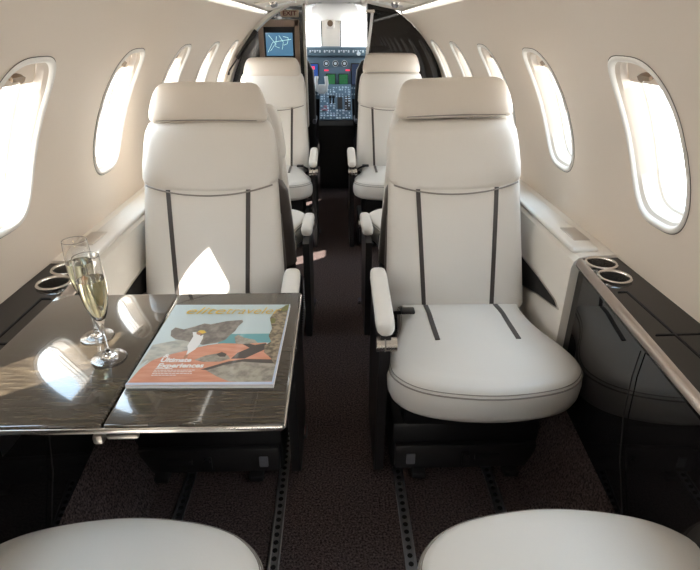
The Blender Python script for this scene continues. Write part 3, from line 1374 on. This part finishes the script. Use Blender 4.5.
# instrument panel
PY = 5.30
ip = empty('instrument_panel', (0, PY, .6))
tag(ip, 'blue-grey cockpit instrument panel with screens, gauges and buttons', 'instrument panel')
panel_m = mat('panel_paint', (.10, .165, .225), .5)
b = MB()
b.box((-.52, 0, .12), (.52, .06, .50), .004)
b.build('panel', panel_m, ip)
b = MB()
b.box((-.55, -.06, .50), (.55, .30, .575), .012)
gs = b.build('glareshield', mat('glareshield_paint', (.09, .15, .20), .55), ip)
key_m = mat('key_grey', (.62, .72, .80), .5)
b = MB()
for i in range(46):
    x = -.50 + i * .022
    if i % 6 == 5:
        continue
    b.box((x, -.066, .53 + .012 * (i % 2)), (x + .014, -.058, .55), .001)
b.build('mode_keys', key_m, gs)


def screen(x0, z0, x1, z1, col, e):
    b = MB()
    b.box((x0 - .008, -.010, z0 - .008), (x1 + .008, .0, z1 + .008), .003)
    f_ = b.build('display_frame', 'base', ip)
    b = MB()
    b.box((x0, -.012, z0), (x1, -.009, z1))
    b.build('display', mat('display_glow', (.01, .01, .01), .2, emit=col, estr=e), f_, smooth=False)
    return f_


screen(-.235, .30, -.165, .43, (.03, .09, .34), .6)
screen(-.085, .25, -.005, .34, (.01, .10, .03), .8)
screen(.035, .25, .115, .34, (.01, .09, .03), .8)
screen(.155, .25, .24, .43, (.02, .03, .06), .8)
b = MB()
b.box((-.235, -.0135, .385), (-.195, -.012, .41))
b.box((-.105, -.006, .370), (-.065, -.001, .382))
b.box((.095, -.006, .370), (.135, -.001, .382))
b.build('warning_lamp', mat('warning_red', (.2, .01, .02), .4, emit=(.9, .04, .10), estr=1.0), ip)
b = MB()
for j in range(3):
    for i in range(24):
        x = -.30 + i * .025
        if random.random() < .25:
            continue
        b.box((x, -.007, .155 + j * .028), (x + .014, .001, .168 + j * .028), .001)
b.build('key_rows', key_m, ip)
for x in (-.085, .0, .085, ):
    b = MB()
    b.tube((x, -.008, .435), (x, .0, .435), .030, 24)
    g_ = b.build('gauge', 'base', ip)
    b = MB()
    b.tube((x, -.010, .435), (x, -.0075, .435), .014, 16)
    b.path([(x + .026 * math.cos(2 * PI * i / 20), -.0085, .435 + .026 * math.sin(2 * PI * i / 20)) for i in range(21)], .0022, 5)
    b.build('gauge_face', key_m, g_)
b = MB()
b.tube((.215, -.07, .52), (.215, -.05, .52), .018, 18)
b.build('knob', key_m, gs)

# centre pedestal sloping down towards the cabin
pd = empty('center_pedestal', (.0, 4.95, 0))
tag(pd, 'cockpit centre pedestal crowded with pale buttons, below the green screens', 'pedestal')
b = MB()
b.prism([(-.22, .0), (-.22, .56), (-.18, .60), (.325, .853), (.335, .853), (.335, .0)], 'x', -.15, .15)
b.build('pedestal_body', 'base', pd, ang=30)
sl = Vector((0, .52, .26)).normalized()
nn = Vector((0, -.26, .52)).normalized()
rot = Matrix((Vector((1, 0, 0)), sl, nn)).transposed().to_4x4()
rot.translation = Vector((0, -.18, .60))
b = MB()
b.box((-.145, .0, .0), (.145, .56, .006), .002, mtx=rot)
fp = b.build('face_plate', panel_m, pd, ang=30)
b = MB()
b.box((-.195, -.225 + 0, .0), (-.195 + .39, -.215, .0)) if False else None
for i in range(10):
    for j in range(14):
        if (4 <= j <= 8 and 5 <= i <= 7) or random.random() < .22:
            continue
        x = -.138 + i * .028
        y = .01 + j * .037
        w = random.choice((.010, .016, .020))
        b.box((x, y, .006), (x + w, y + random.choice((.012, .02)), .012), .001, mtx=rot)
tag(b.build('keypad', key_m, fp), kind='stuff')
b = MB()
b.box((.015, .16, .006), (.06, .34, .010), mtx=rot)
b.box((.08, .14, .006), (.135, .36, .010), mtx=rot)
b.build('radio_display', 'base', fp)
b = MB()
b.box((-.13, .13, .006), (-.07, .15, .014), mtx=rot)
b.box((-.11, .17, .006), (-.08, .20, .02), .004, mtx=rot)
b.build('trim_switch', mat('switch_rose', (.35, .15, .20), .5), fp)
for x in (-.03, .0):
    b = MB()
    b.tube(rot @ Vector((x - .02, .24, .0)), rot @ Vector((x - .02, .25, .07)), .007, 10)
    b.tube(rot @ Vector((x - .032, .25, .07)), rot @ Vector((x - .008, .25, .07)), .013, 14)
    b.build('throttle_lever', 'base', fp)


# pilot seats
def pilot_seat():
    r = empty('pilot_seat')
    b = MB()
    rr = []
    for z, hw, ht, yc in ((.40, .20, .05, -.10), (.42, .225, .06, -.10), (.80, .235, .06, -.13), (1.02, .22, .055, -.15), (1.09, .17, .045, -.155), (1.10, .14, .03, -.155)):
        rr.append([(superell(hw, ht, 3.5, i / 40)[0], yc + superell(hw, ht, 3.5, i / 40)[1], z) for i in range(40)])
    b.rings(rr)
    b.build('backrest', 'base', r, ang=60)
    b = MB()
    b.box((-.23, -.10, .34), (.23, .34, .44), .04, 3)
    b.build('seat', 'base', r, ang=60)
    b = MB()
    b.box((-.18, -.08, 0), (.18, .30, .35), .02)
    b.build('pedestal', 'base', r)
    for s in (-1, 1):
        b = MB()
        b.box((s * .215 - .02, -.18, .60), (s * .215 + .02, .12, .64), .012)
        b.build('armrest', 'gray', r)
    return r


p1 = pilot_seat()
p1.location = (-.352, 4.70, 0)
p1.scale = (.8, .8, 1)
tag(p1, 'black pilot seat edge seen left of the cockpit pedestal', 'pilot seat', 'pilot seats')
p2 = copy_tree(p1)
p2.location = (.345, 4.70, 0)
tag(p2, 'black pilot seat edge seen right of the cockpit pedestal', 'pilot seat', 'pilot seats')

# control yoke catching the light
s_ = empty('control_yoke', (-.125, 5.06, .85))
tag(s_, 'bright white control yoke beside the left pilot seat', 'control yoke')
b = MB()
b.path([(-.045, 0, .09), (-.052, 0, .03), (-.04, 0, -.03), (.0, 0, -.045), (.035, 0, -.03), (.045, 0, .03), (.038, 0, .09)], .017, 12)
b.box((-.035, -.015, -.06), (.03, .03, .02), .01)
b.build('wheel', 'white', s_)
b = MB()
b.tube((0, .02, -.03), (0, .2, -.10), .014, 12)
b.build('column', 'gray', s_)
